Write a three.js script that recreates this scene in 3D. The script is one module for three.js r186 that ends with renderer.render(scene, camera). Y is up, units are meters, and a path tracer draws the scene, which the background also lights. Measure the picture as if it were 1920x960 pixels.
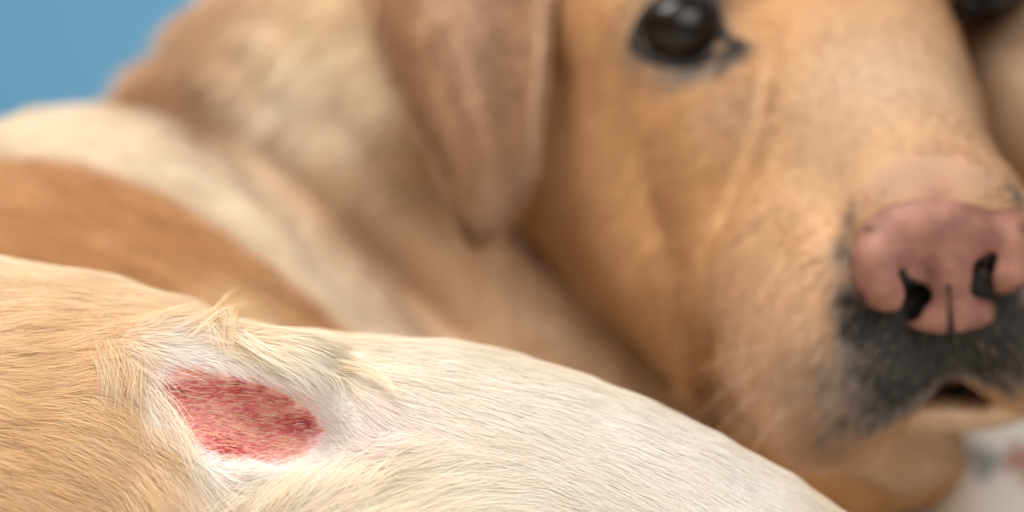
import * as THREE from 'three';
import { ImprovedNoise } from 'three/addons/math/ImprovedNoise.js';
import { RectAreaLightUniformsLib } from 'three/addons/lights/RectAreaLightUniformsLib.js';
import { mergeGeometries } from 'three/addons/utils/BufferGeometryUtils.js';

// ------------------------------------------------------------------ camera, light, exposure
RectAreaLightUniformsLib.init();
const scene = new THREE.Scene();
scene.background = new THREE.Color(0x000000);
const EYE_HEIGHT = 0.10;                                  // the lens is 10 cm above the blanket
const camera = new THREE.PerspectiveCamera(16, 2, 0.02, 20);
camera.position.set(0, EYE_HEIGHT, 0);
camera.lookAt(0, EYE_HEIGHT, -1);
camera.focus = 0.405;
camera.userData.fStop = 5.0;
const renderer = new THREE.WebGLRenderer({ antialias: true });
renderer.toneMapping = THREE.LinearToneMapping;
renderer.toneMappingExposure = 1.0;
renderer.shadowMap.enabled = true;

function lampPanel(label, x, y, z, tx, ty, tz, w, h, intensity, color) {
  const g = new THREE.Group();
  g.name = numbered('light_panel');
  g.position.set(x, y, z);
  g.lookAt(tx, ty, tz);                                   // +z of the panel looks at the dog
  scene.add(g);
  const housing = new THREE.Mesh(new THREE.BoxGeometry(w + 0.04, h + 0.04, 0.03), new THREE.MeshStandardMaterial({ color: 0xd8d8d6, roughness: 0.6 }));
  housing.name = 'housing'; housing.position.z = -0.02; g.add(housing);
  const glow = new THREE.Mesh(new THREE.PlaneGeometry(w, h), new THREE.MeshStandardMaterial({ color: 0xffffff, emissive: new THREE.Color(color), emissiveIntensity: intensity * 0.4 }));
  glow.name = 'lamp_diffuser'; g.add(glow);
  const l = new THREE.RectAreaLight(color, intensity, w, h);
  l.name = 'panel_light';
  l.position.z = 0.004; l.rotation.y = Math.PI;           // RectAreaLight shines along its own -z
  g.add(l);
  g.userData = { label, category: 'light panel', group: 'light panels above the dog' };
  return g;
}
const taken = {};
function numbered(n) { const k = taken[n] = (taken[n] ?? -1) + 1; return k ? n + '_' + String(k).padStart(3, '0') : n; }

lampPanel('flat white light panel hanging straight above the dog', -0.42, 0.96, -0.34, 0.0, 0.05, -0.5, 0.6, 0.5, 12.3, 0xfffaf3);
lampPanel('wide unseen fill light panel added high behind the camera', 0.45, 0.95, 0.75, 0.05, 0.08, -0.5, 1.4, 0.9, 3.7, 0xfffdfa);  // added fill, an invented source that brightens the side facing the camera

// ------------------------------------------------------------------ helpers
const F = 3415;                                            // photograph pixels (1920 wide) per unit of size at unit distance
const px = (u, v, d) => [(u - 960) * d / F, (480 - v) * d / F, -d];     // a point of the dog in cm, measured from the lens
const noise = new ImprovedNoise();
let seed = 7;
const rnd = () => { seed = (seed + 0x6d2b79f5) | 0; let t = Math.imul(seed ^ (seed >>> 15), 1 | seed); t = (t + Math.imul(t ^ (t >>> 7), 61 | t)) ^ t; return ((t ^ (t >>> 14)) >>> 0) / 4294967296; };
const mix = (a, b, t) => a + (b - a) * t;
const mix3 = (a, b, t) => [mix(a[0], b[0], t), mix(a[1], b[1], t), mix(a[2], b[2], t)];
const clamp = (x, a = 0, b = 1) => Math.min(b, Math.max(a, x));
const smooth = (a, b, x) => { const t = clamp((x - a) / (b - a)); return t * t * (3 - 2 * t); };
const sub = (a, b) => [a[0] - b[0], a[1] - b[1], a[2] - b[2]];
const dot = (a, b) => a[0] * b[0] + a[1] * b[1] + a[2] * b[2];
const cross = (a, b) => [a[1] * b[2] - a[2] * b[1], a[2] * b[0] - a[0] * b[2], a[0] * b[1] - a[1] * b[0]];
const norm = (a) => { const l = Math.hypot(a[0], a[1], a[2]) || 1; return [a[0] / l, a[1] / l, a[2] / l]; };
const fbm = (x, y, z) => noise.noise(x, y, z) + 0.5 * noise.noise(2.1 * x + 7, 2.1 * y, 2.1 * z) + 0.25 * noise.noise(4.3 * x, 4.3 * y + 3, 4.3 * z);

// ------------------------------------------------------------------ shape of the dog: rounded volumes joined smoothly
const ell = (u, v, d, rx, ry, rz, rot = 0) => ({ t: 0, c: px(u, v, d), r: [rx, ry, rz], cs: Math.cos(rot), sn: Math.sin(rot) });
const cone = (a, b) => ({ t: 1, a: px(a[0], a[1], a[2]), b: px(b[0], b[1], b[2]), ra: a[3], rb: b[3] });
function chain(...p) {                                     // a limb through given centres and radii
  const c = new THREE.CatmullRomCurve3(p.map((q) => new THREE.Vector3(...px(q[0], q[1], q[2])))), n = (p.length - 1) * 3, seg = [];
  const at = (k) => { const v = c.getPoint(k / n), i = Math.min(p.length - 2, Math.floor(k / 3)), t = k / 3 - i; return [v.x, v.y, v.z, mix(p[i][3], p[i + 1][3], t * t * (3 - 2 * t))]; };
  for (let k = 0; k < n; k++) { const a = at(k), b = at(k + 1); seg.push({ t: 1, a: a.slice(0, 3), b: b.slice(0, 3), ra: a[3], rb: b[3] }); }
  return [{ t: 2, seg }];
}
function prim(o, x, y, z) {
  if (o.t === 0) {
    let dx = x - o.c[0], dy = y - o.c[1], dz = z - o.c[2];
    const X = dx * o.cs + dy * o.sn, Y = -dx * o.sn + dy * o.cs;
    const a = X / o.r[0], b = Y / o.r[1], c = dz / o.r[2];
    const k0 = Math.sqrt(a * a + b * b + c * c);
    if (k0 < 1e-4) return -Math.min(o.r[0], o.r[1], o.r[2]);
    const a2 = a / o.r[0], b2 = b / o.r[1], c2 = c / o.r[2];
    return k0 * (k0 - 1) / Math.sqrt(a2 * a2 + b2 * b2 + c2 * c2);
  }
  if (o.t === 2) { let m = 1e3; for (const s of o.seg) { const d = prim(s, x, y, z); if (d < m) m = d; } return m; }
  const bx = o.b[0] - o.a[0], by = o.b[1] - o.a[1], bz = o.b[2] - o.a[2], ax = x - o.a[0], ay = y - o.a[1], az = z - o.a[2];
  const h = clamp((ax * bx + ay * by + az * bz) / (bx * bx + by * by + bz * bz));
  return Math.hypot(ax - bx * h, ay - by * h, az - bz * h) - mix(o.ra, o.rb, h);
}
const smin = (a, b, k) => { const h = Math.max(k - Math.abs(a - b), 0) / k; return Math.min(a, b) - h * h * k * 0.25; };
const smax = (a, b, k) => -smin(-a, -b, k);

const groups = [
  { name: 'thigh', k: 1.2, join: 0.6, color: [0.88, 0.76, 0.58], list: [
    ...chain([-330, 815, 46, 5.2], [60, 880, 45, 5.0], [470, 945, 44, 4.2], [760, 945, 44, 4.0], [1054, 1025, 44, 4.0], [1411, 1220, 44, 4.0], [1750, 1560, 44, 3.6]),
    ell(-80, 935, 43.2, 4.0, 3.2, 4.4, -0.2),
    ell(760, 1040, 42.6, 4.2, 2.6, 3.9),
    cone([330, 662, 41.9, 0.8], [530, 692, 41.4, 0.8]),
    cone([-500, 900, 52, 7], [300, 1150, 54, 6]),
  ], cut: [
    { p: ell(480, 795, 38.55, 2.8, 1.4, 2.7, -0.28), k: 0.4 },
    { p: cone([215, 770, 39.0, 0.35], [330, 880, 38.6, 0.7]), k: 0.9 },
  ] },
  { name: 'flank', k: 1.0, join: 0.6, color: [0.58, 0.33, 0.155], list: [
    ...chain([-420, 700, 58, 5.6], [100, 592, 60, 5.0], [330, 712, 60, 5.0], [560, 900, 60, 5.0], [700, 1080, 58, 5.0]),
    cone([-400, 900, 55, 6.5], [150, 950, 54, 5]),
  ] },
  { name: 'shoulder', k: 1.0, join: 0.8, color: [0.77, 0.67, 0.53], list: [
    ...chain([-350, 720, 64, 5.5], [120, 475, 63, 4.95], [200, 480, 63, 4.95], [430, 625, 62.5, 4.85], [650, 830, 62, 4.8], [880, 1060, 60, 4.8]),
  ] },
  { name: 'neck', k: 1.6, join: 0.1, color: [0.72, 0.53, 0.35], list: [
    cone([520, 400, 71.5, 7.65], [810, 190, 69.5, 8.45]),
    cone([810, 190, 69.5, 8.45], [1250, -150, 68, 7.1]),
    cone([720, 430, 68.5, 6.3], [1120, 820, 65, 5.8]),
    cone([500, 560, 71, 6], [800, 900, 68, 6]),
  ] },
  { name: 'head', k: 1.5, join: 0.3, color: [0.48, 0.265, 0.12], list: [
    ell(1500, -170, 64, 6.6, 6.0, 7.0),
    ell(1252, 220, 60.5, 3.7, 6.6, 4.4),
    ell(1235, 60, 60.2, 3.4, 3.4, 3.6),
    ell(1340, -105, 57.9, 2.5, 1.5, 2.0, 0.1),
    cone([1140, 340, 60.8, 3.0], [1400, 610, 56, 2.7]),
    cone([1560, -40, 60.5, 3.2], [1600, 250, 56, 3.3]),
    ell(1985, 190, 62.5, 3.6, 6.0, 4.4),
    ell(1430, 310, 55.5, 2.3, 3.2, 2.4),
    cone([1390, 270, 56.2, 2.6], [1450, 520, 53.6, 2.5]),
  ], cut: [
    { p: ell(1276, 56, 54.8, 1.6, 1.4, 1.7, -0.1), k: 0.5 },
    { p: ell(1866, -58, 57.3, 1.4, 1.2, 1.4, 0.1), k: 0.5 },
  ] },
  { name: 'muzzle', k: 1.2, join: 2.2, color: [0.49, 0.285, 0.15], list: [
    cone([1600, 230, 56, 3.1], [1750, 470, 50.2, 2.5]),
    cone([1570, 60, 59, 2.5], [1757, 400, 49.3, 1.95]),
    ell(1518, 640, 51.0, 2.35, 3.55, 2.9, 0.12),
    ell(1630, 705, 50.0, 2.7, 1.5, 2.0, 0.75),
    ell(1757, 405, 48.85, 2.05, 1.25, 1.75, 0.1),
    ell(2010, 560, 51.3, 2.35, 3.2, 3.0, -0.3),
    ell(1900, 665, 50.0, 2.2, 1.3, 2.0, -0.6),
  ], cut: [
    { p: cone([1783, 610, 47.75, 0.1], [1786, 715, 47.95, 0.14]), k: 0.2 },
    { p: ell(1758, 500, 46.9, 1.5, 1.15, 1.7), k: 0.3 },
  ] },
  { name: 'chin', k: 0.8, join: 0.25, color: [0.6, 0.42, 0.28], list: [ell(1785, 762, 52.5, 2.4, 0.42, 2.2), ell(1790, 742, 54.4, 2.4, 0.9, 2.0), cone([1700, 830, 57, 1.6], [1500, 700, 60, 3])] },
  { name: 'foreleg', k: 0.8, join: 0.3, color: [0.64, 0.37, 0.17], list: [...chain([1150, 1000, 63, 3.0], [1540, 880, 60, 2.3], [1680, 862, 59.5, 1.75], [1722, 858, 59.3, 1.45])] },
];
for (const g of groups) {                                   // a ball round each group, to skip it from afar
  const b = [];
  for (const p of g.list) for (const q of p.seg ?? [p]) if (q.t === 0) b.push([...q.c, Math.max(...q.r)]); else b.push([...q.a, q.ra], [...q.b, q.rb]);
  const c = [0, 1, 2].map((i) => (Math.min(...b.map((q) => q[i] - q[3])) + Math.max(...b.map((q) => q[i] + q[3]))) / 2);
  g.ball = [...c, Math.max(...b.map((q) => Math.hypot(q[0] - c[0], q[1] - c[1], q[2] - c[2]) + q[3])) + 0.5];
}
const ds = new Float64Array(groups.length);
function field(x, y, z) {
  for (let i = 0; i < groups.length; i++) {
    const g = groups[i];
    const far = Math.hypot(x - g.ball[0], y - g.ball[1], z - g.ball[2]) - g.ball[3];
    if (far > 4) { ds[i] = far; continue; }
    let d = 1e3;
    for (const p of g.list) d = smin(d, prim(p, x, y, z), g.k);
    if (g.name === 'neck' && Math.abs(d) < 2.5) {
      d += 0.45 * noise.noise(x * 0.42 + y * 0.30, y * 0.22 - x * 0.16, z * 0.25) + 0.12 * noise.noise(x * 0.9 + y * 0.6, y * 0.5 - x * 0.3, z * 0.4 + 9);
    } else if (Math.abs(d) < 2) d += 0.07 * noise.noise(x * 0.45 + 3, y * 0.55, z * 0.4);
    if (g.cut) for (const c of g.cut) d = smax(d, -prim(c.p, x, y, z), c.k);
    ds[i] = d;
  }
  let d = ds[0];
  for (let i = 1; i < groups.length; i++) d = smin(d, ds[i], groups[i].join);
  return smax(d, -(y + 10.0), 0.6);                        // lies on the blanket
}
const grad = (f, x, y, z, e = 0.03) => norm([f(x + e, y, z) - f(x - e, y, z), f(x, y + e, z) - f(x, y - e, z), f(x, y, z + e) - f(x, y, z - e)]);
function hit(u, v, from = 34) {                            // where the dog's surface lies at that place
  const dir = px(u, v, 1);
  let t = from;
  for (let i = 0; i < 200; i++) { const d = field(dir[0] * t, dir[1] * t, dir[2] * t); t += d * 0.7; if (Math.abs(d) < 0.002 || t > 120) break; }
  return [dir[0] * t, dir[1] * t, dir[2] * t];
}

// the deep skin fold where the loose neck meets the shoulder
{
  const p = [[440, 232], [490, 268], [550, 322], [620, 392], [690, 462], [760, 534], [830, 606], [890, 672]].map(([u, v]) => hit(u, v)), r = [0.3, 0.7, 0.95, 1.0, 1.0, 0.95, 0.9, 0.9];
  const q = [[1318, 470], [1326, 545], [1334, 620], [1342, 700], [1352, 775]].map(([u, v]) => hit(u, v)), t = [0.15, 0.45, 0.6, 0.65, 0.6];
  groups[4].cut.push({ k: 0.4, p: { t: 2, seg: q.slice(1).map((e, i) => ({ t: 1, a: q[i], b: e, ra: t[i], rb: t[i + 1] })) } });   // and the fold of the lip
  groups[5].cut.push(groups[4].cut.at(-1));
  const w = [[1450, 120], [1428, 200], [1395, 290], [1360, 380], [1330, 460]].map(([u, v]) => hit(u, v)), h = [0.1, 0.28, 0.32, 0.3, 0.2];
  const line = { k: 0.7, p: { t: 2, seg: w.slice(1).map((e, i) => ({ t: 1, a: w[i], b: e, ra: h[i], rb: h[i + 1] })) } };
  groups[4].cut.push(line); groups[5].cut.push(line);
  groups[3].cut = [{ k: 0.5, p: { t: 2, seg: p.slice(1).map((q, i) => ({ t: 1, a: p[i], b: q, ra: r[i], rb: r[i + 1] })) } }];
}

// surface nets over a narrow band
function mesher(f, lo, hi, cell) {
  const n = [0, 1, 2].map((i) => Math.ceil((hi[i] - lo[i]) / cell / 4) * 4 + 1), [nx, ny, nz] = n;
  const val = new Float32Array(nx * ny * nz), S = 4, at = (i, j, k) => (k * ny + j) * nx + i;
  val.fill(1);
  const reach = S * cell * 1.5;
  for (let k = 0; k < nz - 1; k += S) for (let j = 0; j < ny - 1; j += S) for (let i = 0; i < nx - 1; i += S) {
    const d = f(lo[0] + (i + S / 2) * cell, lo[1] + (j + S / 2) * cell, lo[2] + (k + S / 2) * cell), near = Math.abs(d) < reach;
    for (let c = 0; c <= S; c++) for (let b = 0; b <= S; b++) for (let a = 0; a <= S; a++) {
      const q = at(i + a, j + b, k + c);
      if (near) { if (val[q] === 1 || val[q] === -1) val[q] = f(lo[0] + (i + a) * cell, lo[1] + (j + b) * cell, lo[2] + (k + c) * cell); }
      else if (val[q] === 1) val[q] = d > 0 ? 1 : -1;
    }
  }
  const id = new Int32Array(nx * ny * nz).fill(-1), P = [], I = [], C = [[0, 0, 0], [1, 0, 0], [0, 1, 0], [1, 1, 0], [0, 0, 1], [1, 0, 1], [0, 1, 1], [1, 1, 1]];
  const E = [[0, 1], [2, 3], [4, 5], [6, 7], [0, 2], [1, 3], [4, 6], [5, 7], [0, 4], [1, 5], [2, 6], [3, 7]], v8 = new Float32Array(8);
  for (let k = 0; k < nz - 1; k++) for (let j = 0; j < ny - 1; j++) for (let i = 0; i < nx - 1; i++) {
    let m = 0;
    for (let c = 0; c < 8; c++) { v8[c] = val[at(i + C[c][0], j + C[c][1], k + C[c][2])]; if (v8[c] < 0) m |= 1 << c; }
    if (m === 0 || m === 255) continue;
    let sx = 0, sy = 0, sz = 0, cnt = 0;
    for (const [a, b] of E) {
      if ((v8[a] < 0) === (v8[b] < 0)) continue;
      const t = v8[a] / (v8[a] - v8[b]);
      sx += mix(C[a][0], C[b][0], t); sy += mix(C[a][1], C[b][1], t); sz += mix(C[a][2], C[b][2], t); cnt++;
    }
    id[at(i, j, k)] = P.length / 3;
    P.push(lo[0] + (i + sx / cnt) * cell, lo[1] + (j + sy / cnt) * cell, lo[2] + (k + sz / cnt) * cell);
  }
  const quad = (a, b, c, d, flip) => { if (a < 0 || b < 0 || c < 0 || d < 0) return; if (flip) I.push(a, c, b, a, d, c); else I.push(a, b, c, a, c, d); };
  for (let k = 1; k < nz - 1; k++) for (let j = 1; j < ny - 1; j++) for (let i = 1; i < nx - 1; i++) {
    const s = val[at(i, j, k)] < 0;
    if (s !== val[at(i + 1, j, k)] < 0) quad(id[at(i, j - 1, k - 1)], id[at(i, j, k - 1)], id[at(i, j, k)], id[at(i, j - 1, k)], !s);
    if (s !== val[at(i, j + 1, k)] < 0) quad(id[at(i - 1, j, k - 1)], id[at(i - 1, j, k)], id[at(i, j, k)], id[at(i, j, k - 1)], !s);
    if (s !== val[at(i, j, k + 1)] < 0) quad(id[at(i - 1, j - 1, k)], id[at(i, j - 1, k)], id[at(i, j, k)], id[at(i - 1, j, k)], !s);
  }
  const N = new Float32Array(P.length);
  for (let q = 0; q < P.length; q += 3) {
    for (let it = 0; it < 1; it++) {
      const d = f(P[q], P[q + 1], P[q + 2]);
      if (Math.abs(d) > cell) break;
      const g = grad(f, P[q], P[q + 1], P[q + 2]);
      P[q] -= g[0] * d * 0.8; P[q + 1] -= g[1] * d * 0.8; P[q + 2] -= g[2] * d * 0.8;
    }
    const g = grad(f, P[q], P[q + 1], P[q + 2], 0.06);
    N[q] = g[0]; N[q + 1] = g[1]; N[q + 2] = g[2];
  }
  return { P: new Float32Array(P), N, I: new Uint32Array(I) };
}

// ------------------------------------------------------------------ coat colours: pigment patches at places on the body, plus some painted shade
const spots = [                                            // place, reach in cm, colour, strength
  [[40, 560, 43], 4.2, [0.86, 0.66, 0.42], 0.9], [[120, 680, 41], 3.0, [0.82, 0.58, 0.33], 0.95], [[0, 850, 39], 4.0, [0.78, 0.52, 0.27], 1], [[180, 940, 39], 2.4, [0.82, 0.6, 0.37], 0.85],
  [[430, 600, 43], 2.0, [0.89, 0.74, 0.5], 0.7], [[600, 690, 42], 2.6, [0.89, 0.81, 0.66], 0.8], [[800, 700, 42], 3.0, [0.9, 0.85, 0.76], 0.9], [[1100, 830, 42], 3.6, [0.9, 0.875, 0.83], 1], [[1350, 900, 42], 3.4, [0.91, 0.89, 0.86], 1],
  [[750, 850, 39], 2.6, [0.9, 0.85, 0.77], 0.9], [[620, 940, 39], 2.2, [0.88, 0.78, 0.64], 0.9], [[1000, 940, 39], 3.0, [0.9, 0.85, 0.77], 0.9],
  [[270, 670, 42], 0.9, [0.9, 0.87, 0.84], 1], [[330, 690, 41], 0.8, [0.9, 0.84, 0.82], 1], [[480, 885, 40], 1.3, [0.9, 0.85, 0.83], 1], [[380, 850, 40], 0.9, [0.9, 0.84, 0.8], 1], [[650, 800, 40], 1.2, [0.88, 0.79, 0.77], 1], [[560, 705, 41.5], 0.8, [0.9, 0.86, 0.83], 1],
  [[330, 130, 66], 3.6, [0.46, 0.26, 0.14], 0.85], [[250, 190, 66], 2.4, [0.46, 0.26, 0.14], 0.7], [[420, 230, 66], 2.2, [0.46, 0.27, 0.15], 0.7], [[570, 140, 62], 2.6, [0.86, 0.75, 0.6], 0.95], [[620, 50, 61], 2.4, [0.84, 0.67, 0.46], 0.9], [[560, 230, 62], 2.4, [0.85, 0.75, 0.62], 0.9], [[640, 330, 62], 2.4, [0.8, 0.64, 0.48], 0.8], [[690, 200, 62], 2.4, [0.84, 0.72, 0.57], 0.85], [[720, 440, 61], 2.2, [0.68, 0.5, 0.35], 0.8], [[850, 540, 61], 2.5, [0.7, 0.49, 0.32], 0.8], [[1000, 600, 58], 3.0, [0.62, 0.42, 0.27], 0.8],
  [[1650, 150, 54], 3.0, [0.45, 0.31, 0.2], 0.85], [[1560, 300, 52], 2.2, [0.42, 0.26, 0.15], 0.6], [[1150, 300, 57], 3.0, [0.5, 0.275, 0.13], 0.7], [[1370, 200, 55.5], 1.5, [0.36, 0.24, 0.16], 0.5],
  [[1730, 320, 48.5], 1.1, [0.33, 0.19, 0.13], 0.9], [[1757, 368], 0.5, [0.28, 0.13, 0.095], 0.9], [[1660, 350, 49], 0.8, [0.33, 0.19, 0.13], 0.8], [[1840, 335, 48.7], 0.7, [0.33, 0.19, 0.13], 0.8],
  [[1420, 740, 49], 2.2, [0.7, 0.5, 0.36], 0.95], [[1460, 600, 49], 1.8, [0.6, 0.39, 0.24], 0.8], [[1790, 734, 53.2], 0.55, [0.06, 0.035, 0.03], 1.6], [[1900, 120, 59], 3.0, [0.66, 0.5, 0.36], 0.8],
];
const darkSpots = [[[1680, 650], 1.1, 1], [[1780, 670], 1.3, 1.2], [[1900, 650], 1.5, 1.05], [[1610, 610], 0.6, 0.8], [[1630, 710], 1.0, 0.5], [[1700, 730], 0.8, 0.7], [[1570, 780], 1.3, 0.32], [[1650, 785], 0.7, 0.45], [[1520, 690], 1.3, 0.22], [[1545, 850], 0.9, 0.26], [[1590, 410], 0.4, 0.7], [[1582, 480], 0.5, 0.75], [[1590, 560], 0.5, 0.8], [[1910, 370], 0.35, 0.8],
  [[1290, 145], 0.7, 0.5], [[1388, 98], 0.5, 0.9], [[1200, 92], 0.4, 0.6], [[1350, 125], 0.6, 0.7], [[1330, 0], 0.5, 0.6], [[1860, -5], 1.0, 0.9], [[1800, 25], 0.9, 0.35]];
for (const s of [...spots, ...darkSpots]) s[0] = hit(s[0][0], s[0][1]);
darkSpots.push([px(1715, 580, 48.2), 1.1, 1.6], [px(1850, 555, 48.2), 1.0, 1.6], [px(1780, 640, 48.2), 0.8, 1.3], [px(1275, 60, 56.4), 1.5, 1.1]);   // black skin round nostrils and eye; nostril ones also paint the shade behind the openings
function coat(x, y, z) {
  field(x, y, z);
  let r = 0, g = 0, b = 0, w = 0, m = Math.min(...ds), which = 0;
  for (let i = 0; i < ds.length; i++) { const k = Math.exp(-(ds[i] - m) * 14), c = groups[i].color; r += c[0] * k; g += c[1] * k; b += c[2] * k; w += k; if (ds[i] === m) which = i; }
  let c = [r / w, g / w, b / w];
  for (const s of spots) { const q = ((x - s[0][0]) ** 2 + (y - s[0][1]) ** 2 + (z - s[0][2]) ** 2) / (s[1] * s[1]); if (q < 5) c = mix3(c, s[2], s[3] * Math.exp(-q * 1.2)); }
  const name = groups[which].name;
  if (name === 'flank') {                                  // the long streaks of darker hair that the photograph shows on the flank
    c = mix3(c, [0.46, 0.22, 0.09], clamp(fbm(x * 0.16 + y * 0.1, y * 0.55 + x * 0.28, 2) * 0.9, 0, 0.5));
  } else if (name === 'head' || name === 'chin' || name === 'muzzle') {
    let a = 0;
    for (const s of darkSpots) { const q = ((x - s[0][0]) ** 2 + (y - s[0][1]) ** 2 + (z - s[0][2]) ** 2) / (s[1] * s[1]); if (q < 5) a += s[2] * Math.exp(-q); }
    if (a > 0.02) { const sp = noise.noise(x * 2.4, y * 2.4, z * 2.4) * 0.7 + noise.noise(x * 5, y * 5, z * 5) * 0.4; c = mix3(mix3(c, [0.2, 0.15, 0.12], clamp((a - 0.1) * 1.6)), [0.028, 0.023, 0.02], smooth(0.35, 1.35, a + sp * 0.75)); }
  }
  return { c, which };
}

// ------------------------------------------------------------------ the dog
const BASE = [0, -10, -52];                                // its base on the blanket, cm from the lens
const dog = new THREE.Group();
dog.name = 'dog';
dog.position.set(BASE[0] / 100, 0, BASE[2] / 100);
dog.userData = { label: 'golden labrador dog curled up with a raw red sore on its thigh', category: 'dog' };
scene.add(dog);
function part(name, P, N, I, material, extra = {}, parent = dog) {
  const g = new THREE.BufferGeometry(), p = new Float32Array(P.length);
  for (let i = 0; i < P.length; i += 3) { p[i] = (P[i] - BASE[0]) / 100; p[i + 1] = (P[i + 1] - BASE[1]) / 100; p[i + 2] = (P[i + 2] - BASE[2]) / 100; }
  g.setAttribute('position', new THREE.BufferAttribute(p, 3));
  if (N) g.setAttribute('normal', new THREE.BufferAttribute(N instanceof Float32Array ? N : new Float32Array(N), 3));
  if (I) g.setIndex(new THREE.BufferAttribute(I instanceof Uint32Array ? I : new Uint32Array(I), 1));
  if (extra.color) g.setAttribute('color', new THREE.BufferAttribute(extra.color instanceof Float32Array ? extra.color : new Float32Array(extra.color), 3));
  if (!N) g.computeVertexNormals();
  const m = new THREE.Mesh(g, material);
  m.name = name; m.castShadow = m.receiveShadow = true;
  if (extra.label) m.userData.label = extra.label;
  if (extra.kind) m.userData.kind = extra.kind;
  parent.add(m);
  return m;
}
const skinMaterial = new THREE.MeshStandardMaterial({ vertexColors: true, roughness: 0.9 });
const furMaterial = new THREE.MeshPhysicalMaterial({ vertexColors: true, roughness: 0.55, specularIntensity: 0.35, transmission: 0.35, thickness: 0 });
furMaterial.roughness = 0.8;

const body = mesher(field, [-27, -10.6, -80], [28, 16, -36], 0.22);
const nb = body.P.length / 3, bodyColor = new Float32Array(nb * 3), bodyGroup = new Uint8Array(nb);
for (let i = 0; i < nb; i++) { const { c, which } = coat(body.P[3 * i], body.P[3 * i + 1], body.P[3 * i + 2]); bodyColor.set(c, 3 * i); bodyGroup[i] = which; }
part('body', body.P, body.N, body.I, skinMaterial, { color: bodyColor });
console.log('body', nb, body.I.length / 3);

// ear: a soft leathery flap with a rolled rim
const earFur = [];
{
  const L = [[668, -90, 60.2], [690, 0, 59.4], [715, 90, 58.6], [760, 190, 57.6], [806, 268, 56.8], [834, 326, 56.4], [856, 386, 56.0], [882, 428, 55.8]];
  const R = [[1030, -90, 59.2], [1022, 0, 58.2], [1018, 90, 57.2], [1006, 200, 56.5], [1000, 275, 56.1], [986, 330, 55.9], [950, 386, 55.8], [900, 429, 55.8]];
  const cl = new THREE.CatmullRomCurve3(L.map((p) => new THREE.Vector3(...px(...p)))), cr = new THREE.CatmullRomCurve3(R.map((p) => new THREE.Vector3(...px(...p))));
  const nu = 40, nv = 60, P = [], I = [], C = [], T = 0.2;
  const pt = (a, b, side) => {
    const p = cl.getPoint(b), q = cr.getPoint(b), w = p.distanceTo(q), bulge = Math.sin(Math.PI * a);
    const v = p.lerp(q, a);
    const fold = 0.16 * w * bulge + 0.10 * w * Math.sin(Math.PI * 2 * a - 0.6) * Math.sin(Math.PI * Math.min(1, b * 1.1)) - 0.10 * w * Math.exp(-(((a - 0.38) / 0.14) ** 2)) * smooth(0.1, 0.5, b);
    const rim = Math.pow(1 - Math.min(1, Math.min(a, 1 - a) / 0.08), 2);
    v.z += fold + side * T * (0.35 + 0.65 * Math.min(1, 6 * Math.min(a, 1 - a, (1 - b) * 1.6 + 0.02))) + 0.22 * rim + 0.08 * noise.noise(v.x * 0.7, v.y * 0.7, 3);
    return v;
  };
  for (const side of [1, -1]) for (let j = 0; j <= nv; j++) for (let i = 0; i <= nu; i++) {
    const a = i / nu, b = j / nv, v = pt(a, b, side), e = Math.min(a, 1 - a), k = 0.5 + 0.5 * fbm(v.x * 0.5, v.y * 0.35, 1);
    P.push(v.x, v.y, v.z);
    let c = mix3([0.27, 0.13, 0.06], [0.41, 0.225, 0.125], k);
    c = mix3(c, [0.4, 0.25, 0.17], 0.6 * Math.exp(-(((a - 0.6) / 0.22) ** 2)) * (1 - smooth(0.3, 0.65, b)));  // paler patch down the upper middle, a painted sheen
    c = mix3(c, [0.4, 0.24, 0.15], smooth(0.55, 0.8, b) * smooth(0.3, 0.7, a) * 0.8);
    c = mix3(c, [0.42, 0.27, 0.17], 0.7 * Math.exp(-e * 22));
    C.push(...c);
  }
  const S = (nu + 1) * (nv + 1);
  for (let j = 0; j < nv; j++) for (let i = 0; i < nu; i++) { const a = j * (nu + 1) + i, b = a + 1, c = a + nu + 1, d = c + 1; I.push(a, c, b, b, c, d, a + S, b + S, c + S, b + S, d + S, c + S); }
  for (let j = 0; j < nv; j++) for (const i of [0, nu]) { const a = j * (nu + 1) + i, c = a + nu + 1; if (i === 0) I.push(a, a + S, c, c, a + S, c + S); else I.push(a, c, a + S, c, c + S, a + S); }
  for (let i = 0; i < nu; i++) { const a = nv * (nu + 1) + i; I.push(a, a + S, a + 1, a + 1, a + S, a + 1 + S); }
  const mat = new THREE.MeshPhysicalMaterial({ vertexColors: true, roughness: 0.55, specularIntensity: 0.4 });
  const ear = part('ear', P, null, I, mat, { color: C, label: 'brown folded ear flap with a paler rim' });
  const gp = ear.geometry.attributes.normal.array;
  for (let q = 0; q < 22000; q++) { const j = Math.floor(rnd() * (nv + 1)), i = Math.floor(rnd() * (nu + 1)), k = j * (nu + 1) + i; earFur.push([P.slice(3 * k, 3 * k + 3).map((x, n) => x + (n < 2 ? (rnd() - 0.5) * 0.4 : 0)), [...gp.slice(3 * k, 3 * k + 3)], C.slice(3 * k, 3 * k + 3)]); }
}

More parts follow.
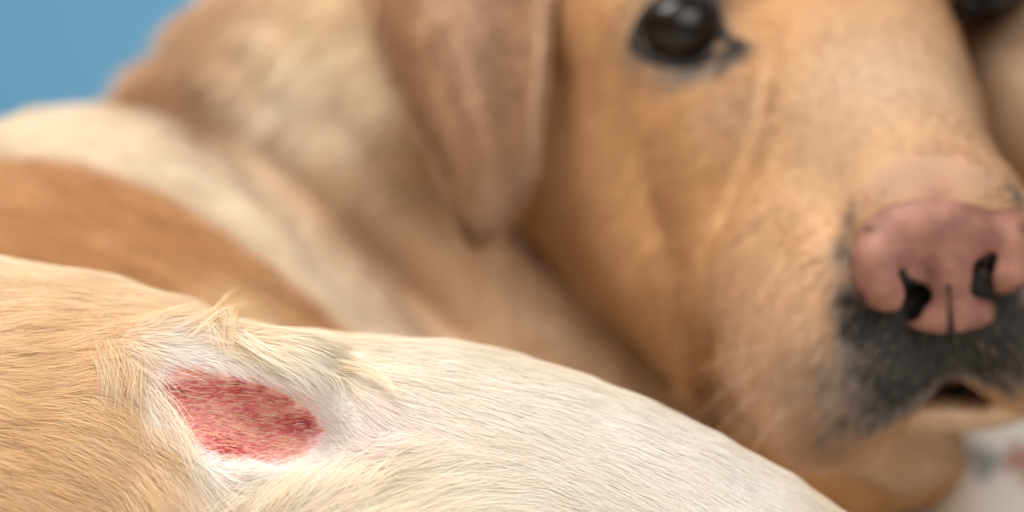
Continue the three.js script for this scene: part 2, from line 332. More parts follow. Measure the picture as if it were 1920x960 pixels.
// nose
{
  const sh = [ell(1755, 432, 48.1, 1.95, 1.25, 1.5, 0.1), ell(1650, 500, 47.7, 0.78, 1.0, 1.05, 0.15), ell(1893, 462, 47.7, 0.74, 0.98, 1.05, -0.1), ell(1780, 510, 47.5, 0.6, 0.95, 0.75), ell(1780, 588, 47.9, 1.25, 0.5, 0.75, 0.05), ell(1672, 548, 47.5, 0.72, 0.42, 0.8, 0.1), ell(1890, 515, 47.5, 0.62, 0.42, 0.8, 0.1)];
  const bare = (x, y, z) => { let d = 9; for (const p of sh) d = smin(d, prim(p, x, y, z), 0.5); return d; };
  const on = (u, v, r, deep) => { const dir = px(u, v, 1); let t = 40; for (let i = 0; i < 60; i++) t += bare(dir[0] * t, dir[1] * t, dir[2] * t) * 0.8; t = Math.min(t, 49); return [u, v, t + deep, r]; };
  const run = (...p) => p.slice(1).map((q, i) => cone(on(...p[i]), on(...q)));
  const nostrils = [...run([1696, 513, 0.13, 0], [1712, 534, 0.26, 0], [1720, 554, 0.4, 0.05], [1704, 582, 0.26, 0.1], [1672, 594, 0.1, 0], [1625, 574, 0.05, 0]), cone(on(1720, 556, 0.3, 0.2), [1732, 545, 48.6, 0.3]),
    ...run([1858, 484, 0.13, 0], [1842, 504, 0.25, 0], [1836, 526, 0.36, 0.05], [1850, 552, 0.26, 0.05], [1886, 560, 0.1, 0], [1918, 545, 0.05, 0]), cone(on(1836, 526, 0.28, 0.2), [1828, 515, 48.6, 0.3])];
  const groove = run(...Array.from({ length: 13 }, (_, i) => [1778 + i * 0.5, 538 + i * 9.5, 0.03 + i * 0.004, 0.01]));
  const f = (x, y, z) => {
    let d = 9;
    for (const p of sh) d = smin(d, prim(p, x, y, z), 0.5);
    if (Math.abs(d) < 0.4) d += 0.012 * noise.noise(x * 12, y * 12, z * 12) + 0.006 * noise.noise(x * 25, y * 25, z * 25);
    for (const p of nostrils) d = smax(d, -prim(p, x, y, z), 0.14);
    for (const p of groove) d = smax(d, -prim(p, x, y, z), 0.1);
    return d;
  };
  const c0 = px(1760, 480, 48), m = mesher(f, [c0[0] - 2.8, c0[1] - 2.6, c0[2] - 2], [c0[0] + 2.9, c0[1] + 2.2, c0[2] + 2.6], 0.055);
  const C = new Float32Array(m.P.length), edge = [[1597, 455], [1593, 490], [1598, 525], [1614, 556], [1640, 580], [1668, 592], [1692, 606], [1715, 624], [1745, 632], [1780, 638], [1815, 630], [1845, 612], [1868, 588], [1895, 560], [1915, 540], [1612, 415], [1925, 430], [1915, 390]].map(([u, v]) => on(u, v, 0, 0)).map((e) => px(...e));
  for (let i = 0; i < C.length; i += 3) {
    const p = [m.P[i], m.P[i + 1], m.P[i + 2]];
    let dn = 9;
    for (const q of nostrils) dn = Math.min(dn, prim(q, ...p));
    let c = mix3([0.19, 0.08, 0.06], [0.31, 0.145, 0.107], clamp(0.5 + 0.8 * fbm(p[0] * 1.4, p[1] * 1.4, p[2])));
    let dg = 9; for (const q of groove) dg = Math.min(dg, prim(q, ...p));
    let a = smooth(0.08, -0.02, dn) + smooth(0.06, 0.0, dg) + smooth(-0.04, -0.13, bare(...p));  // shade inside the nostrils put into the colour by depth; groove darkened too
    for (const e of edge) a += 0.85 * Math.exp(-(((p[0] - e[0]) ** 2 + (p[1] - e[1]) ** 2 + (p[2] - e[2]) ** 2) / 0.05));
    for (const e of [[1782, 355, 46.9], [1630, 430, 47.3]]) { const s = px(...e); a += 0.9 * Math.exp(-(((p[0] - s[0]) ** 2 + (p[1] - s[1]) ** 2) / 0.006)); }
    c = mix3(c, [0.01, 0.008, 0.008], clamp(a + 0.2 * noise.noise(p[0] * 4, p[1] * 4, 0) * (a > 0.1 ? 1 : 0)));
    C.set(c, i);
  }
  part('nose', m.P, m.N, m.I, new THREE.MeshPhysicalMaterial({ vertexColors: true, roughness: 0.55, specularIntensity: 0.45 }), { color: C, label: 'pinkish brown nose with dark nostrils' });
}

// eyes
function eye(u, v, d, r, lid) {
  const c = px(u, v, d);
  const ball = new THREE.Group();
  const mk = (name, geo, mat, parent) => { const m = new THREE.Mesh(geo, mat); m.name = name; m.castShadow = m.receiveShadow = true; parent.add(m); return m; };
  ball.name = 'eye'; ball.position.set((c[0] - BASE[0]) / 100, (c[1] - BASE[1]) / 100, (c[2] - BASE[2]) / 100);
  dog.add(ball);
  mk('eyeball', new THREE.SphereGeometry(r / 100, 48, 32), new THREE.MeshPhysicalMaterial({ color: new THREE.Color(0.012, 0.008, 0.006), roughness: 0.2, specularIntensity: 0.6 }), ball);
  const curve = new THREE.CatmullRomCurve3(lid.map(([a, b, e]) => { const p = px(a, b, e), o = sub(p, c), l = Math.hypot(o[0], o[1]); const q = hit(a, b, 40); p[2] = Math.max(l < r ? c[2] + Math.sqrt(r * r - l * l) + 0.02 : -99, q[2] - 0.02); return new THREE.Vector3((p[0] - c[0]) / 100, (p[1] - c[1]) / 100, (p[2] - c[2]) / 100); }), true);
  mk('eyelid', new THREE.TubeGeometry(curve, 80, 0.0017, 10, true), new THREE.MeshPhysicalMaterial({ color: new THREE.Color(0.014, 0.010, 0.009), roughness: 0.8 }), ball);
}
eye(1276, 56, 56.95, 1.38, [[1190, 80, 56.3], [1204, 34, 56], [1240, 2, 56.0], [1290, -6, 56], [1332, 14, 56], [1351, 50, 56.1], [1364, 78, 56], [1384, 94, 55.8], [1362, 102, 56], [1334, 114, 56], [1290, 122, 56], [1228, 112, 56]]);
eye(1868, -58, 59.2, 1.4, [[1790, -40, 58], [1810, -78, 58], [1850, -115, 58], [1910, -115, 58], [1950, -75, 58.4], [1960, -45, 58.6], [1920, -15, 58.2], [1870, 0, 58], [1820, -8, 58]]);

// ------------------------------------------------------------------ fur
// groom: place, direction (right, up, towards the lens), length cm, lift, width cm, strands per cm2
const groom = [
  [[20, 500, 43], [1, -0.02, 0], 1.5, 0.10], [[60, 590, 41.5], [1, 0.16, 0], 1.7, 0.12], [[150, 650, 41], [1, 0.28, 0], 1.8, 0.12], [[60, 700, 40.5], [1, 0.25, 0], 1.8, 0.14], [[215, 700, 41], [0.7, -0.55, 0.35], 1.7, 0.24], [[250, 730, 41], [0.4, -1, 0.3], 1.7, 0.2],
  [[200, 800, 40], [0.9, -0.35, 0.2], 1.7, 0.22], [[40, 800, 39], [1, -0.12, 0], 2.0, 0.2], [[100, 860, 38.8], [1, -0.3, 0], 2.1, 0.2], [[230, 900, 39], [0.6, -0.8, 0.1], 2.0, 0.25], [[330, 930, 39.5], [0.5, -0.9, 0.2], 1.6, 0.3], [[20, 930, 38.8], [1, -0.4, 0], 2.1, 0.2],
  [[270, 590, 43], [1, 0.05, 0], 1.4, 0.12], [[400, 610, 42.5], [1, 0.12, 0], 1.4, 0.16], [[320, 645, 42], [1, 0.1, 0], 1.3, 0.2], [[400, 660, 41.6], [0.9, -0.25, 0.2], 0.9, 0.25], [[480, 680, 41.8], [1, -0.5, 0.1], 1.1, 0.2], [[560, 660, 42.3], [1, -0.12, 0], 1.4, 0.12], [[600, 715, 41.4], [0.9, -0.65, 0.15], 1.2, 0.2], [[660, 750, 41], [0.85, -0.75, 0.2], 1.2, 0.22],
  [[700, 660, 42.5], [1, -0.1, 0], 1.3, 0.08], [[760, 720, 41.4], [1, -0.3, 0], 1.4, 0.1], [[780, 780, 40.7], [0.9, -0.5, 0.1], 1.2, 0.14], [[900, 720, 42], [1, -0.26, 0], 1.3, 0.1], [[950, 820, 41], [1, -0.42, 0], 1.4, 0.11], [[1150, 800, 42], [1, -0.42, 0], 1.2, 0.11], [[1150, 920, 40.8], [1, -0.5, 0], 1.3, 0.11], [[1350, 900, 42], [1, -0.62, 0], 1.1, 0.11],
  [[760, 860, 39.3], [0.8, 0.45, 0], 1.3, 0.2], [[880, 880, 39.4], [1, 0.15, 0], 1.4, 0.14], [[700, 930, 39], [1, 0.6, 0], 1.7, 0.2], [[560, 940, 39.4], [1, 0.55, 0], 1.7, 0.22], [[450, 930, 39.6], [1, 0.35, 0], 1.5, 0.22], [[860, 950, 39], [1, 0.25, 0], 1.6, 0.16], [[1000, 930, 39.8], [1, -0.25, 0], 1.4, 0.1],
  [[100, 260, 60], [1, -0.1, 0], 1.6, 0.1], [[400, 400, 59], [1, -0.6, 0], 1.6, 0.1], [[650, 640, 58], [0.7, -0.8, 0], 1.6, 0.1], [[200, 430, 56], [1, -0.2, 0], 1.8, 0.12], [[450, 560, 56], [1, -0.5, 0], 1.8, 0.12],
  [[320, 100, 66], [-0.5, -0.9, 0.1], 2.4, 0.2], [[500, 150, 63], [-0.7, -0.6, 0.1], 1.9, 0.25], [[560, 320, 63], [-0.8, -0.55, 0.2], 1.8, 0.3], [[700, 450, 62], [-0.8, -0.6, 0.2], 1.6, 0.3], [[650, 150, 61], [-0.7, -0.6, 0.1], 1.9, 0.2], [[950, 600, 58], [-0.4, -0.8, 0], 1.6, 0.12], [[1150, 700, 57], [-0.2, -0.8, 0], 1.4, 0.1],
  [[1100, 150, 57], [-0.35, -0.9, 0], 0.8, 0.1], [[1150, 400, 57], [-0.45, -0.8, 0], 0.9, 0.1], [[1300, 250, 55], [-0.6, -0.6, 0], 0.7, 0.1], [[1250, 560, 56], [-0.6, -0.7, 0], 1.0, 0.1], [[1300, -20, 56], [-0.5, 0.7, 0], 0.6, 0.1], [[1450, 420, 52.5], [-0.7, -0.5, 0], 0.6, 0.1], [[1450, 650, 49.5], [-0.7, -0.75, 0], 0.7, 0.14], [[1540, 820, 49.5], [-0.4, -0.9, 0], 0.7, 0.16], [[1650, 700, 48.2], [-0.35, -0.9, 0], 0.45, 0.12], [[1880, 680, 48.2], [0.4, -0.9, 0], 0.45, 0.12], [[1600, 150, 55], [-0.2, 0.95, 0], 0.6, 0.08], [[1620, 330, 49.5], [-0.5, 0.8, 0], 0.4, 0.08], [[1850, 200, 54], [0.6, 0.7, 0], 0.5, 0.08], [[1950, 150, 59], [0.5, -0.6, 0], 0.7, 0.1],
  [[1700, 780, 52], [-0.3, -0.9, 0], 0.5, 0.1], [[1650, 850, 58], [1, 0, 0], 0.8, 0.1],
].map((g) => ({ p: px(...g[0]), d: norm(g[1]), L: g[2], lift: g[3] }));
function combed(x, y, z) {
  let w = 0, d0 = 0, d1 = 0, d2 = 0, L = 0, lift = 0;
  for (const g of groom) {
    const q = (x - g.p[0]) ** 2 + (y - g.p[1]) ** 2 + 0.5 * (z - g.p[2]) ** 2, k = 1 / (q * q + 0.02);
    w += k; d0 += g.d[0] * k; d1 += g.d[1] * k; d2 += g.d[2] * k; L += g.L * k; lift += g.lift * k;
  }
  return { d: norm([d0, d1, d2]), L: L / w, lift: lift / w };
}
// the sore in its own plane
const soreC = hit(455, 782), soreN = grad(field, ...soreC, 0.6), soreX = norm(sub([1, -0.12, 0], [soreN[0] * dot([1, -0.12, 0], soreN), soreN[1] * dot([1, -0.12, 0], soreN), soreN[2] * dot([1, -0.12, 0], soreN)])), soreY = cross(soreN, soreX);
const soreEdge = [[284, 704], [325, 690], [440, 700], [525, 730], [572, 764], [602, 806], [578, 850], [510, 878], [420, 868], [352, 828], [300, 785]].map(([u, v]) => { const q = sub(hit(u, v), soreC); return [dot(q, soreX), dot(q, soreY)]; });
function soreAt(a, b) {                                    // >0 inside the sore, cm from its outline
  let best = 9, inside = false;
  for (let i = 0, j = soreEdge.length - 1; i < soreEdge.length; j = i++) {
    const [x1, y1] = soreEdge[j], [x2, y2] = soreEdge[i], ex = x2 - x1, ey = y2 - y1, t = clamp(((a - x1) * ex + (b - y1) * ey) / (ex * ex + ey * ey));
    best = Math.min(best, Math.hypot(a - x1 - ex * t, b - y1 - ey * t));
    if ((y1 > b) !== (y2 > b) && a < (x2 - x1) * (b - y1) / (y2 - y1) + x1) inside = !inside;
  }
  return inside ? best : -best;
}
const sorePlane = (x, y, z) => { const q = [x - soreC[0], y - soreC[1], z - soreC[2]]; return [dot(q, soreX), dot(q, soreY), dot(q, soreN)]; };

function Strands() { return { P: [], N: [], C: [], I: [], count: 0 }; }
function strand(S, pts, width, n, c0, c1) {                // a tapered hair through pts
  const base = S.P.length / 3, K = pts.length - 1, tw = (rnd() - 0.5) * 1.2;
  for (let i = 0; i <= K; i++) {
    const a = pts[Math.max(0, i - 1)], b = pts[Math.min(K, i + 1)], t = norm(sub(b, a)), s = norm(cross(t, n)), m = cross(s, t), s2 = norm([s[0] + m[0] * tw, s[1] + m[1] * tw, s[2] + m[2] * tw]);
    const k = i / K, w = width * 0.5 * (i === K ? 0.06 : (1 - 0.75 * k * k)), c = mix3(c0, c1, k), nn = norm([n[0] * 0.55 + m[0] * 0.6 - s[0] * tw * 0.3, n[1] * 0.55 + m[1] * 0.6 - s[1] * tw * 0.3, n[2] * 0.55 + m[2] * 0.6 - s[2] * tw * 0.3]);
    for (const e of [-1, 1]) { S.P.push(pts[i][0] + s2[0] * w * e, pts[i][1] + s2[1] * w * e, pts[i][2] + s2[2] * w * e); S.N.push(nn[0] + s2[0] * 0.3 * e, nn[1] + s2[1] * 0.3 * e, nn[2] + s2[2] * 0.3 * e); S.C.push(c[0], c[1], c[2]); }
    if (i) { const q = base + 2 * i; S.I.push(q - 2, q - 1, q, q - 1, q + 1, q); }
  }
  S.count++;
}
const fullBank = {};
const groomed = [];
function grow(p, n, which, color, vertex) {
  const name = groups[which].name, near = name === 'thigh';
  const g = groomed[vertex] ??= combed(p[0], p[1], p[2]);
  let L = g.L * (0.5 + 0.5 * rnd()), lift = g.lift * (near ? 0.75 : 1), width = near ? 0.009 : 0.028, c = color;
  const [a, b, h] = sorePlane(...p);
  if (near && Math.abs(h) < 1.5 && a > -2.4 && a < 3.2 && Math.abs(b) < 2.2) {
    const s = soreAt(a, b);
    if (s > -0.06 - 0.12 * rnd()) return;
    const bare = smooth(-0.6, -0.1, s);                    // clipped downy skin round the sore
    if (rnd() < bare * 0.25 || (a > 0.7 && rnd() < 0.85 * smooth(-1.0, -0.45, s) * smooth(0.7, 1.2, a))) return;
    if (rnd() < 0.9) L = mix(L, 0.5, bare); width = mix(width, 0.011, bare); c = mix3(c, [0.95, 0.93, 0.91], bare * 0.85); lift = mix(lift, 0.4, bare);
  }
  const f = near ? 1.5 : 0.8, sleek = near ? smooth(3, -6, p[0]) : 1, turn = mix(0.16, 0.38, sleek) * noise.noise(p[0] * f, p[1] * f * 1.6, p[2] * f) + mix(0.1, 0.22, sleek) * noise.noise(p[0] * 4, p[1] * 4, p[2] * 4) + (rnd() - 0.5) * mix(0.22, 0.34, sleek);
  let d = g.d;
  const dn = dot(d, n);
  d = norm([d[0] - n[0] * dn, d[1] - n[1] * dn, d[2] - n[2] * dn]);
  const s = cross(n, d), ct = Math.cos(turn), st = Math.sin(turn);
  d = [d[0] * ct + s[0] * st, d[1] * ct + s[1] * st, d[2] * ct + s[2] * st];
  lift *= 0.5 + rnd() + 0.6 * Math.max(0, noise.noise(p[0] * 2.2, p[1] * 2.2, p[2] * 2.2 + 8));
  const K = near ? 3 : 2, bend = (rnd() - 0.5) * 0.25, pts = [];
  for (let i = 0; i <= K; i++) {
    const k = i / K, up = L * lift * (1.6 * k - 0.75 * k * k) - 0.01, al = L * k, side = L * bend * k * k;
    pts.push([p[0] + d[0] * al + n[0] * up + s[0] * side, p[1] + d[1] * al + n[1] * up + s[1] * side - 0.05 * L * k * k, p[2] + d[2] * al + n[2] * up + s[2] * side]);
  }
  const streak = noise.noise((p[0] * d[1] - p[1] * d[0]) * 2.6, dot(p, d) * 0.5, 1) * 0.5 + (rnd() - 0.5) * 0.55;
  const light = near ? mix3(c, [0.93, 0.87, 0.78], 0.45) : [Math.min(0.93, c[0] * 1.2), Math.min(0.9, c[1] * 1.25), Math.min(0.86, c[2] * 1.32)], deep = near ? [c[0] * 0.94, c[1] * 0.86, c[2] * 0.74] : [c[0] * 0.86, c[1] * 0.72, c[2] * 0.52];
  if (near && rnd() < 0.07) c = mix3(c, [0.5, 0.33, 0.18], 0.55);
  if (name === 'muzzle' && c[0] < 0.12 && rnd() < 0.16) c = [0.24, 0.19, 0.16];
  const own = streak > 0 ? mix3(c, light, clamp(streak * 1.8)) : mix3(c, deep, clamp(-streak * 1.8));
  const S = fullBank[name] ??= Strands();
  strand(S, pts, width * (0.7 + 0.6 * rnd()), n, mix3(own, light, near ? 0.35 : 0.1), own);
}
{
  const tri = body.I, P = body.P, N = body.N;
  const dens = { thigh: 820, flank: 75, shoulder: 75, neck: 75, head: 95, muzzle: 110, chin: 50, foreleg: 40 };
  for (let q = 0; q < tri.length; q += 3) {
    const [i, j, k] = [tri[q] * 3, tri[q + 1] * 3, tri[q + 2] * 3];
    const x = (P[i] + P[j] + P[k]) / 3, y = (P[i + 1] + P[j + 1] + P[k + 1]) / 3, z = (P[i + 2] + P[j + 2] + P[k + 2]) / 3;
    const u = x / -z * F, v = y / -z * F;
    if (Math.abs(u) > 1150 || Math.abs(v) > 640 || y < -9.4) continue;      // only the coat that can be seen from about here
    const n = norm([N[i] + N[j] + N[k], N[i + 1] + N[j + 1] + N[k + 1], N[i + 2] + N[j + 2] + N[k + 2]]);
    if (dot(n, norm([-x, -y, -z])) < -0.45) continue;
    const e1 = [P[j] - P[i], P[j + 1] - P[i + 1], P[j + 2] - P[i + 2]], e2 = [P[k] - P[i], P[k + 1] - P[i + 1], P[k + 2] - P[i + 2]], area = 0.5 * Math.hypot(...cross(e1, e2));
    const which = bodyGroup[tri[q]];
    let want = area * dens[groups[which].name];
    for (let m = Math.floor(want + rnd()); m > 0; m--) {
      let r1 = rnd(), r2 = rnd(); if (r1 + r2 > 1) { r1 = 1 - r1; r2 = 1 - r2; }
      const p = [P[i] + e1[0] * r1 + e2[0] * r2, P[i + 1] + e1[1] * r1 + e2[1] * r2, P[i + 2] + e1[2] * r1 + e2[2] * r2];
      if (which === 4 || which === 5) {
        const eyeD = Math.hypot((p[0] - px(1276, 56, 56.5)[0]) / 1.4, (p[1] - px(1276, 56, 56.5)[1]) / 1.12);
        if (p[2] > -59 && eyeD < 1) continue;
        const nz = px(1740, 345, 48); if (p[2] > -51 && rnd() < smooth(1.35, 0.75, Math.hypot((p[0] - nz[0]) / 1.7, (p[1] - nz[1]) / 0.7))) continue;
        const nc = px(1760, 480, 47.5); if (Math.hypot((p[0] - nc[0]) / 2.0, (p[1] - nc[1]) / 1.5) < 1 && p[2] > -50) continue;
      }
      grow(p, n, which, [bodyColor[tri[q] * 3], bodyColor[tri[q] * 3 + 1], bodyColor[tri[q] * 3 + 2]], tri[q]);
    }
  }
  for (const [name, S] of Object.entries(fullBank)) { console.log(name, S.count, S.I.length / 3); part(name + '_fur', S.P, S.N, S.I, furMaterial, { color: S.C, kind: 'stuff' }); }
  const E = Strands();
  for (const [p, n, c] of earFur) {
    if (n[2] < 0) continue;
    const d = norm([0.15 + (rnd() - 0.5) * 0.5, -1, 0]), L = 0.35 + 0.3 * rnd(), k = 0.9 + 0.25 * rnd();
    strand(E, [p, [p[0] + d[0] * L * 0.5 + n[0] * 0.04, p[1] + d[1] * L * 0.5 + n[1] * 0.04, p[2] + n[2] * 0.04], [p[0] + d[0] * L + n[0] * 0.05, p[1] + d[1] * L + n[1] * 0.05, p[2] + n[2] * 0.05]], 0.035, n, c, c.map((x) => x * k));
  }
  part('ear_fur', E.P, E.N, E.I, furMaterial, { color: E.C, kind: 'stuff' });
}

// ------------------------------------------------------------------ the sore
{
  const nu = 300, nv = 190, a0 = -2.3, a1 = 3.0, b0 = -1.45, b1 = 1.35, P = [], C = [], I = [];
  const settle = (a, b, h0) => {
    let p = [0, 1, 2].map((i) => soreC[i] + soreX[i] * a + soreY[i] * b + soreN[i] * h0);
    for (let it = 0; it < 12; it++) { const d = field(...p); p = p.map((x, i) => x - soreN[i] * d * 0.8); if (Math.abs(d) < 0.002) break; }
    return p;
  };
  const rawSpots = [[400, 716, 0.7], [480, 728, 0.6], [335, 735, 0.35], [545, 792, 0.5], [580, 806, 0.45], [415, 850, 0.35], [470, 790, 0.4]].map(([u, v, r]) => { const q = sub(hit(u, v), soreC); return [[dot(q, soreX), dot(q, soreY)], r]; });
  const ok = new Uint8Array((nu + 1) * (nv + 1)), info = [];
  for (let j = 0; j <= nv; j++) for (let i = 0; i <= nu; i++) {
    const a = mix(a0, a1, i / nu), b = mix(b0, b1, j / nv), s = soreAt(a, b), p = settle(a, b, 0.3);
    const al = a * 0.97 + b * 0.22, ac = b * 0.97 - a * 0.22 + 0.06 * noise.noise(a * 2, b * 2, 3);
    const streaks = noise.noise(al * 4.2, ac * 13, 1) * 0.6 + noise.noise(al * 9, ac * 24, 5) * 0.45;
    const patch = fbm(a * 1.3 + 5, b * 1.9, 2);
    const red = smooth(-0.3, 0.34, s + 0.34 * noise.noise(a * 2.3, b * 3.2, 7) + 0.2 * streaks);
    const pinkish = smooth(-0.95, -0.05, s + 0.35 * smooth(0.3, 1.2, a) + 0.25 * noise.noise(a * 1.5, b * 2, 4));
    let c = mix3([0.9, 0.84, 0.81], [0.84, 0.52, 0.5], pinkish * 0.8);
    let raw = 0; for (const [e, r] of rawSpots) raw += Math.exp(-(((a - e[0]) / r) ** 2) - (((b - e[1]) / (r * 0.55)) ** 2));
    const deep = clamp(0.35 + patch * 0.5 + streaks * 1.0 + raw * 0.7);
    let r = mix3([0.64, 0.25, 0.215], [0.42, 0.065, 0.065], deep);
    r = mix3(r, [0.2, 0.01, 0.016], smooth(0.7, 1.3, 0.25 + patch * 0.4 + streaks * 0.7 + raw * 0.45));
    r = mix3(r, [0.75, 0.42, 0.26], clamp(0.75 * smooth(0.1, 0.6, noise.noise(a * 1.4 + 2, b * 2.0, 9) + 0.4 * noise.noise(al * 6, ac * 14, 3))) * 0.4);
    c = mix3(c, r, red);
    const lift = 0.03 + 0.045 * smooth(-0.3, 0, s) + 0.035 * (noise.noise(al * 5, ac * 16, 2) + 0.5 * noise.noise(al * 11, ac * 30, 6)) * (0.3 + red) - 0.5 * smooth(-0.55, -0.95, s);
    const k = j * (nu + 1) + i;
    ok[k] = s > -0.95 ? 1 : 0;
    P.push(p[0] + soreN[0] * lift, p[1] + soreN[1] * lift, p[2] + soreN[2] * lift); C.push(...c);
  }
  for (let j = 0; j < nv; j++) for (let i = 0; i < nu; i++) { const a = j * (nu + 1) + i, b = a + 1, c = a + nu + 1, d = c + 1; if (ok[a] && ok[b] && ok[c] && ok[d]) I.push(a, b, c, b, d, c); }
  part('sore', P, null, I, new THREE.MeshPhysicalMaterial({ vertexColors: true, roughness: 0.5, clearcoat: 0.2, clearcoatRoughness: 0.4 }), { color: C, label: 'raw red sore with pale pink margins' });
  // stubble standing on it, in little tufts, all lying to the right
  const S = Strands();
  for (let q = 0; q < 11000; q++) {
    const a = mix(a0, a1, rnd()), b = mix(b0, b1, rnd()), s = soreAt(a, b), down = rnd();
    if (s < -0.7) continue;
    const cl = 0.5 * noise.noise(a * 3.2 + 0.6 * b, b * 8.5 - a * 1.6, 11) + 0.7 * noise.noise(a * 7, b * 19, 1);
    if (s > 0 && rnd() > clamp(0.1 + cl * 0.85)) continue;
    const root = settle(a, b, 0.3), n = grad(field, ...root, 0.15);
    const ang = 0.25 * noise.noise(a * 1.5, b * 1.5, 0) + (rnd() - 0.5) * 0.35 + (s < 0 ? -0.15 : 0.05 + 0.35 * b);
    let d = [0, 1, 2].map((i) => soreX[i] * Math.cos(ang) + soreY[i] * Math.sin(ang));
    const dn = dot(d, n); d = norm(d.map((x, i) => x - n[i] * dn));
    const e = cross(n, d), L = (s > 0 ? 0.2 : 0.22) + 0.16 * rnd(), c = s > 0 ? mix3([0.88, 0.55, 0.34], [0.93, 0.8, 0.66], down) : mix3([0.94, 0.91, 0.88], [0.92, 0.85, 0.78], down);
    for (let m = 0; m < (s > 0 ? 2 : 3); m++) {           // a little tuft of clipped hairs
      const o = (rnd() - 0.5) * 0.05, o2 = (rnd() - 0.5) * 0.06, l = L * (0.6 + 0.5 * rnd()), up = (s > 0 ? 0.08 : 0.15) + 0.12 * rnd(), r0 = (rnd() - 0.5) * 0.06;
      const at = (k) => [0, 1, 2].map((i) => root[i] + n[i] * (0.03 + (s > 0 ? 0.05 : 0) + l * up * (1.4 * k - 0.7 * k * k)) + d[i] * (l * k + r0) + e[i] * mix(o, o2 * 0.6, k));
      strand(S, [at(0), at(0.5), at(1)], 0.0085, n, mix3(c, s > 0 ? [0.7, 0.26, 0.2] : c, 0.35), c);
    }
  }
  part('stubble', S.P, S.N, S.I, furMaterial, { color: S.C, kind: 'stuff' });
}

// loose locks: the tuft above the sore, the curls hanging over its right end, the fringe on its left
{
  const S = Strands(), gold = [0.78, 0.54, 0.25], pale = [0.92, 0.84, 0.7], dark = [0.45, 0.3, 0.15];
  const lock = (pts, n, spread, col, w = 0.018, tip = 1) => {
    const q = pts.map(([u, v, lift]) => { const h = hit(u, v); const good = h[2] > -47 ? h : px(u, v, 43); const g = good === h ? grad(field, ...h, 0.2) : [0, 1, 0]; return [h, good].length && good.map((x, i) => x + g[i] * (lift ?? 0.3)); });
    for (let m = 0; m < n; m++) {
      const o = [0, 1, 2].map(() => (rnd() - 0.5) * spread), o2 = [0, 1, 2].map(() => (rnd() - 0.5) * spread * tip), cut = 0.7 + 0.3 * rnd();
      const c = new THREE.CatmullRomCurve3(q.map((p, i) => { const k = i / (q.length - 1); return new THREE.Vector3(p[0] + mix(o[0], o2[0], k), p[1] + mix(o[1], o2[1], k), p[2] + mix(o[2], o2[2], k)); }));
      const pts2 = []; for (let i = 0; i <= 7; i++) { const v = c.getPoint(i / 7 * cut); pts2.push([v.x, v.y, v.z]); }
      strand(S, pts2, w, [0, 0.5, 0.86], mix3(col, pale, rnd() * 0.5), mix3(col, pale, rnd() * 0.6));
    }
  };
  lock([[330, 622, 0.0], [390, 612, 0.2], [440, 592, 0.25], [500, 558, 0.1]], 22, 0.3, gold, 0.0125, 1.4);
  lock([[350, 622, 0.1], [400, 606, 0.3], [430, 590, 0.4], [462, 560, 0.2]], 18, 0.25, gold, 0.0115, 2);
  lock([[400, 608, 0.35], [418, 624, 0.4], [430, 645, 0.3], [424, 668, 0.2]], 6, 0.1, mix3(gold, dark, 0.5), 0.0115, 3);
  lock([[441, 614, 0.4], [445, 630, 0.4], [442, 650, 0.3], [446, 690, 0.2]], 7, 0.08, mix3(gold, dark, 0.4), 0.0115, 3);
  lock([[380, 626, 0.2], [425, 618, 0.55], [440, 640, 0.5], [430, 690, 0.3]], 12, 0.3, mix3(gold, pale, 0.3), 0.0115, 2);
  lock([[360, 640, 0.2], [400, 632, 0.5], [425, 660, 0.45], [418, 700, 0.3]], 10, 0.3, mix3(gold, pale, 0.6), 0.0115, 2);
  lock([[450, 640, 0.2], [500, 668, 0.3], [560, 700, 0.35], [600, 752, 0.3]], 26, 0.35, pale, 0.0115, 2);
  lock([[560, 690, 0.2], [610, 715, 0.3], [640, 752, 0.35], [632, 800, 0.35]], 12, 0.25, pale, 0.0095, 1.2);
  lock([[600, 700, 0.2], [648, 725, 0.3], [672, 760, 0.35], [650, 800, 0.35]], 10, 0.3, mix3(pale, gold, 0.25), 0.0095, 1.5);
  lock([[620, 690, 0.15], [690, 715, 0.3], [730, 745, 0.35], [742, 775, 0.3]], 26, 0.3, mix3(pale, gold, 0.45), 0.0115, 1.2);
  for (let i = 0; i < 26; i++) {
    const u = 180 + 88 * rnd(), v = 640 + 45 * rnd() + (u - 180) * 0.2, e = u + 18 - (u - 180) * 0.16 + 16 * (rnd() - 0.5), l = 80 + 60 * rnd();
    lock([[u - 8, v - 12, 0.0], [u + 8, v + l * 0.25, 0.3], [e, v + l * 0.65, 0.42], [e - 14 * rnd(), v + l, 0.3]], 6, 0.12 + 0.25 * rnd(), mix3(mix3(gold, pale, 0.1 + 0.4 * rnd()), dark, 0.45 * rnd()), 0.0095, 1 + 1.6 * rnd());
  }
  for (let i = 0; i < 26; i++) { const u = 300 + 60 * rnd(), v = 745 + (u - 300) * 1.4 + 30 * rnd(); lock([[u - 22, v - 40, 0.0], [u - 4, v, 0.3], [u + 18, v + 40, 0.4], [u + 40, v + 75, 0.25]], 5, 0.35, pale, 0.0095, 1.5); }
  for (let i = 0; i < 34; i++) { const u = 420 + 340 * rnd(), v = 940 - (u - 420) * 0.2 + 20 * rnd(); lock([[u - 60, v + 40, 0.0], [u - 20, v + 10, 0.4], [u + 20, v - 18, 0.5], [u + 62, v - 38, 0.45]], 6, 0.4, mix3(pale, gold, 0.35 * rnd()), 0.0105, 1.8); }
  part('loose_locks', S.P, S.N, S.I, furMaterial, { color: S.C, kind: 'stuff' });
}

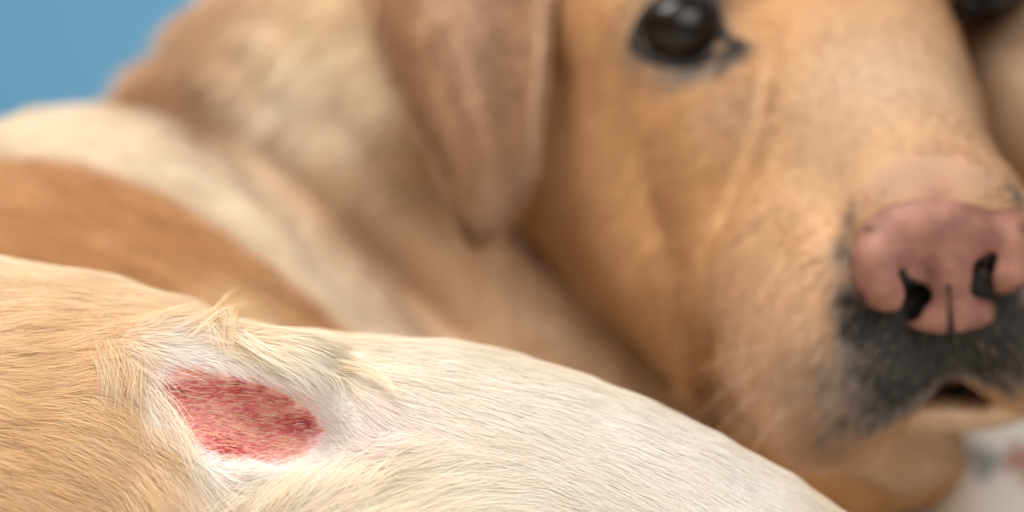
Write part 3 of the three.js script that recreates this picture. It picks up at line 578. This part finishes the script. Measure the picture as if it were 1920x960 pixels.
// whiskers
for (const [a, b, c] of [[[1420, 690, 50], [1360, 720, 48.5], [1300, 790, 48]], [[1430, 730, 50], [1370, 770, 48.5], [1320, 840, 48]], [[1440, 650, 50], [1380, 650, 48.5], [1310, 700, 47.5]], [[1470, 770, 49.5], [1410, 830, 48.5], [1390, 900, 48]]]) {
  const S = Strands(), q = new THREE.QuadraticBezierCurve3(...[hit(a[0], a[1], 40), px(...b), px(...c)].map((p) => new THREE.Vector3(...p))), pts = [];
  for (let i = 0; i <= 8; i++) { const v = q.getPoint(i / 8); pts.push([v.x, v.y, v.z]); }
  strand(S, pts, 0.014, [0, 0.3, 0.95], [0.75, 0.6, 0.45], [0.75, 0.6, 0.45]);
  part('whisker', S.P, S.N, S.I, furMaterial, { color: S.C });
}

// ------------------------------------------------------------------ setting: blanket and wall
{
  const height = (X, Z) => 0.35 + 0.35 * noise.noise(X * 0.12, Z * 0.1, 2) + 0.2 * noise.noise(X * 0.3, Z * 0.25, 5)
    + smooth(12.6, 15.0, X) * Math.exp(-(((X - 18.5) / 7) ** 4) - (((Z + 61.5) / 3.6) ** 2)) * (5.4 + 0.35 * Math.sin(X * 1.3 + Z * 0.5) + 0.5 * noise.noise(X * 0.5, Z * 0.4, 1));
  const lying = (u, v) => { for (let t = 54; t < 90; t += 0.05) { const p = px(u, v, t); if (p[1] + 10 < height(p[0], p[2])) return p; } return px(u, v, 60); };
  const prints = [[lying(1838, 862), 0.6, [0.34, 0.34, 0.35]], [lying(1922, 872), 0.7, [0.5, 0.28, 0.22]], [lying(1990, 800), 0.7, [0.34, 0.34, 0.35]]];
  const nx = 330, nz = 260, w = 1.1, l = 0.95, P = [], C = [], I = [];
  for (let j = 0; j <= nz; j++) for (let i = 0; i <= nx; i++) {
    const x = mix(-w / 2, w / 2, i / nx) + 0.05, z = mix(-1.05, -1.05 + l, j / nz), X = x * 100, Z = z * 100;
    const y = height(X, Z);
    P.push(x, y / 100, z);
    const k = X > 10 && Z > -68 ? 0 : noise.noise(X * 0.45 + 2, Z * 0.35, 8);
    let c = [0.86, 0.81, 0.74];
    if (k > 0.42) c = mix3(c, [0.3, 0.31, 0.33], smooth(0.42, 0.46, k));
    for (const [e, r, col] of prints) { const q = Math.hypot(X - e[0], (y - 10 - e[1]), Z - e[2]) / r; c = mix3(c, col, smooth(1.1, 0.9, q)); }
    C.push(...c);
  }
  for (let j = 0; j < nz; j++) for (let i = 0; i < nx; i++) { const a = j * (nx + 1) + i, b = a + 1, c = a + nx + 1, d = c + 1; I.push(a, c, b, b, c, d); }
  const g = new THREE.BufferGeometry();
  g.setAttribute('position', new THREE.BufferAttribute(new Float32Array(P), 3));
  g.setAttribute('color', new THREE.BufferAttribute(new Float32Array(C), 3));
  g.setIndex(I); g.computeVertexNormals();
  const m = new THREE.Mesh(g, new THREE.MeshStandardMaterial({ vertexColors: true, roughness: 0.95 }));
  m.name = 'blanket'; m.receiveShadow = m.castShadow = true;
  m.userData = { label: 'rumpled cream blanket with grey and red spots under the dog', category: 'blanket' };
  scene.add(m);
  const t = new THREE.Mesh(new THREE.BoxGeometry(1.8, 0.04, 1.5), new THREE.MeshStandardMaterial({ color: new THREE.Color(0.5, 0.48, 0.45), roughness: 0.6 }));
  t.name = 'table_top'; t.position.set(0, -0.022, -0.75); t.userData = { kind: 'structure', label: 'pale table top beneath the blanket' };
  scene.add(t);
  const wall = new THREE.Mesh(new THREE.BoxGeometry(5, 3, 0.1), new THREE.MeshStandardMaterial({ color: new THREE.Color(0.185, 0.48, 0.74), roughness: 0.85 }));
  wall.name = 'wall'; wall.position.set(0, 0.9, -1.75); wall.receiveShadow = true; wall.userData = { kind: 'structure', label: 'plain blue wall behind the dog' };
  scene.add(wall);
}
scene.traverse((o) => { if (o.isMesh) { o.castShadow = true; o.receiveShadow = true; } });
renderer.render(scene, camera);
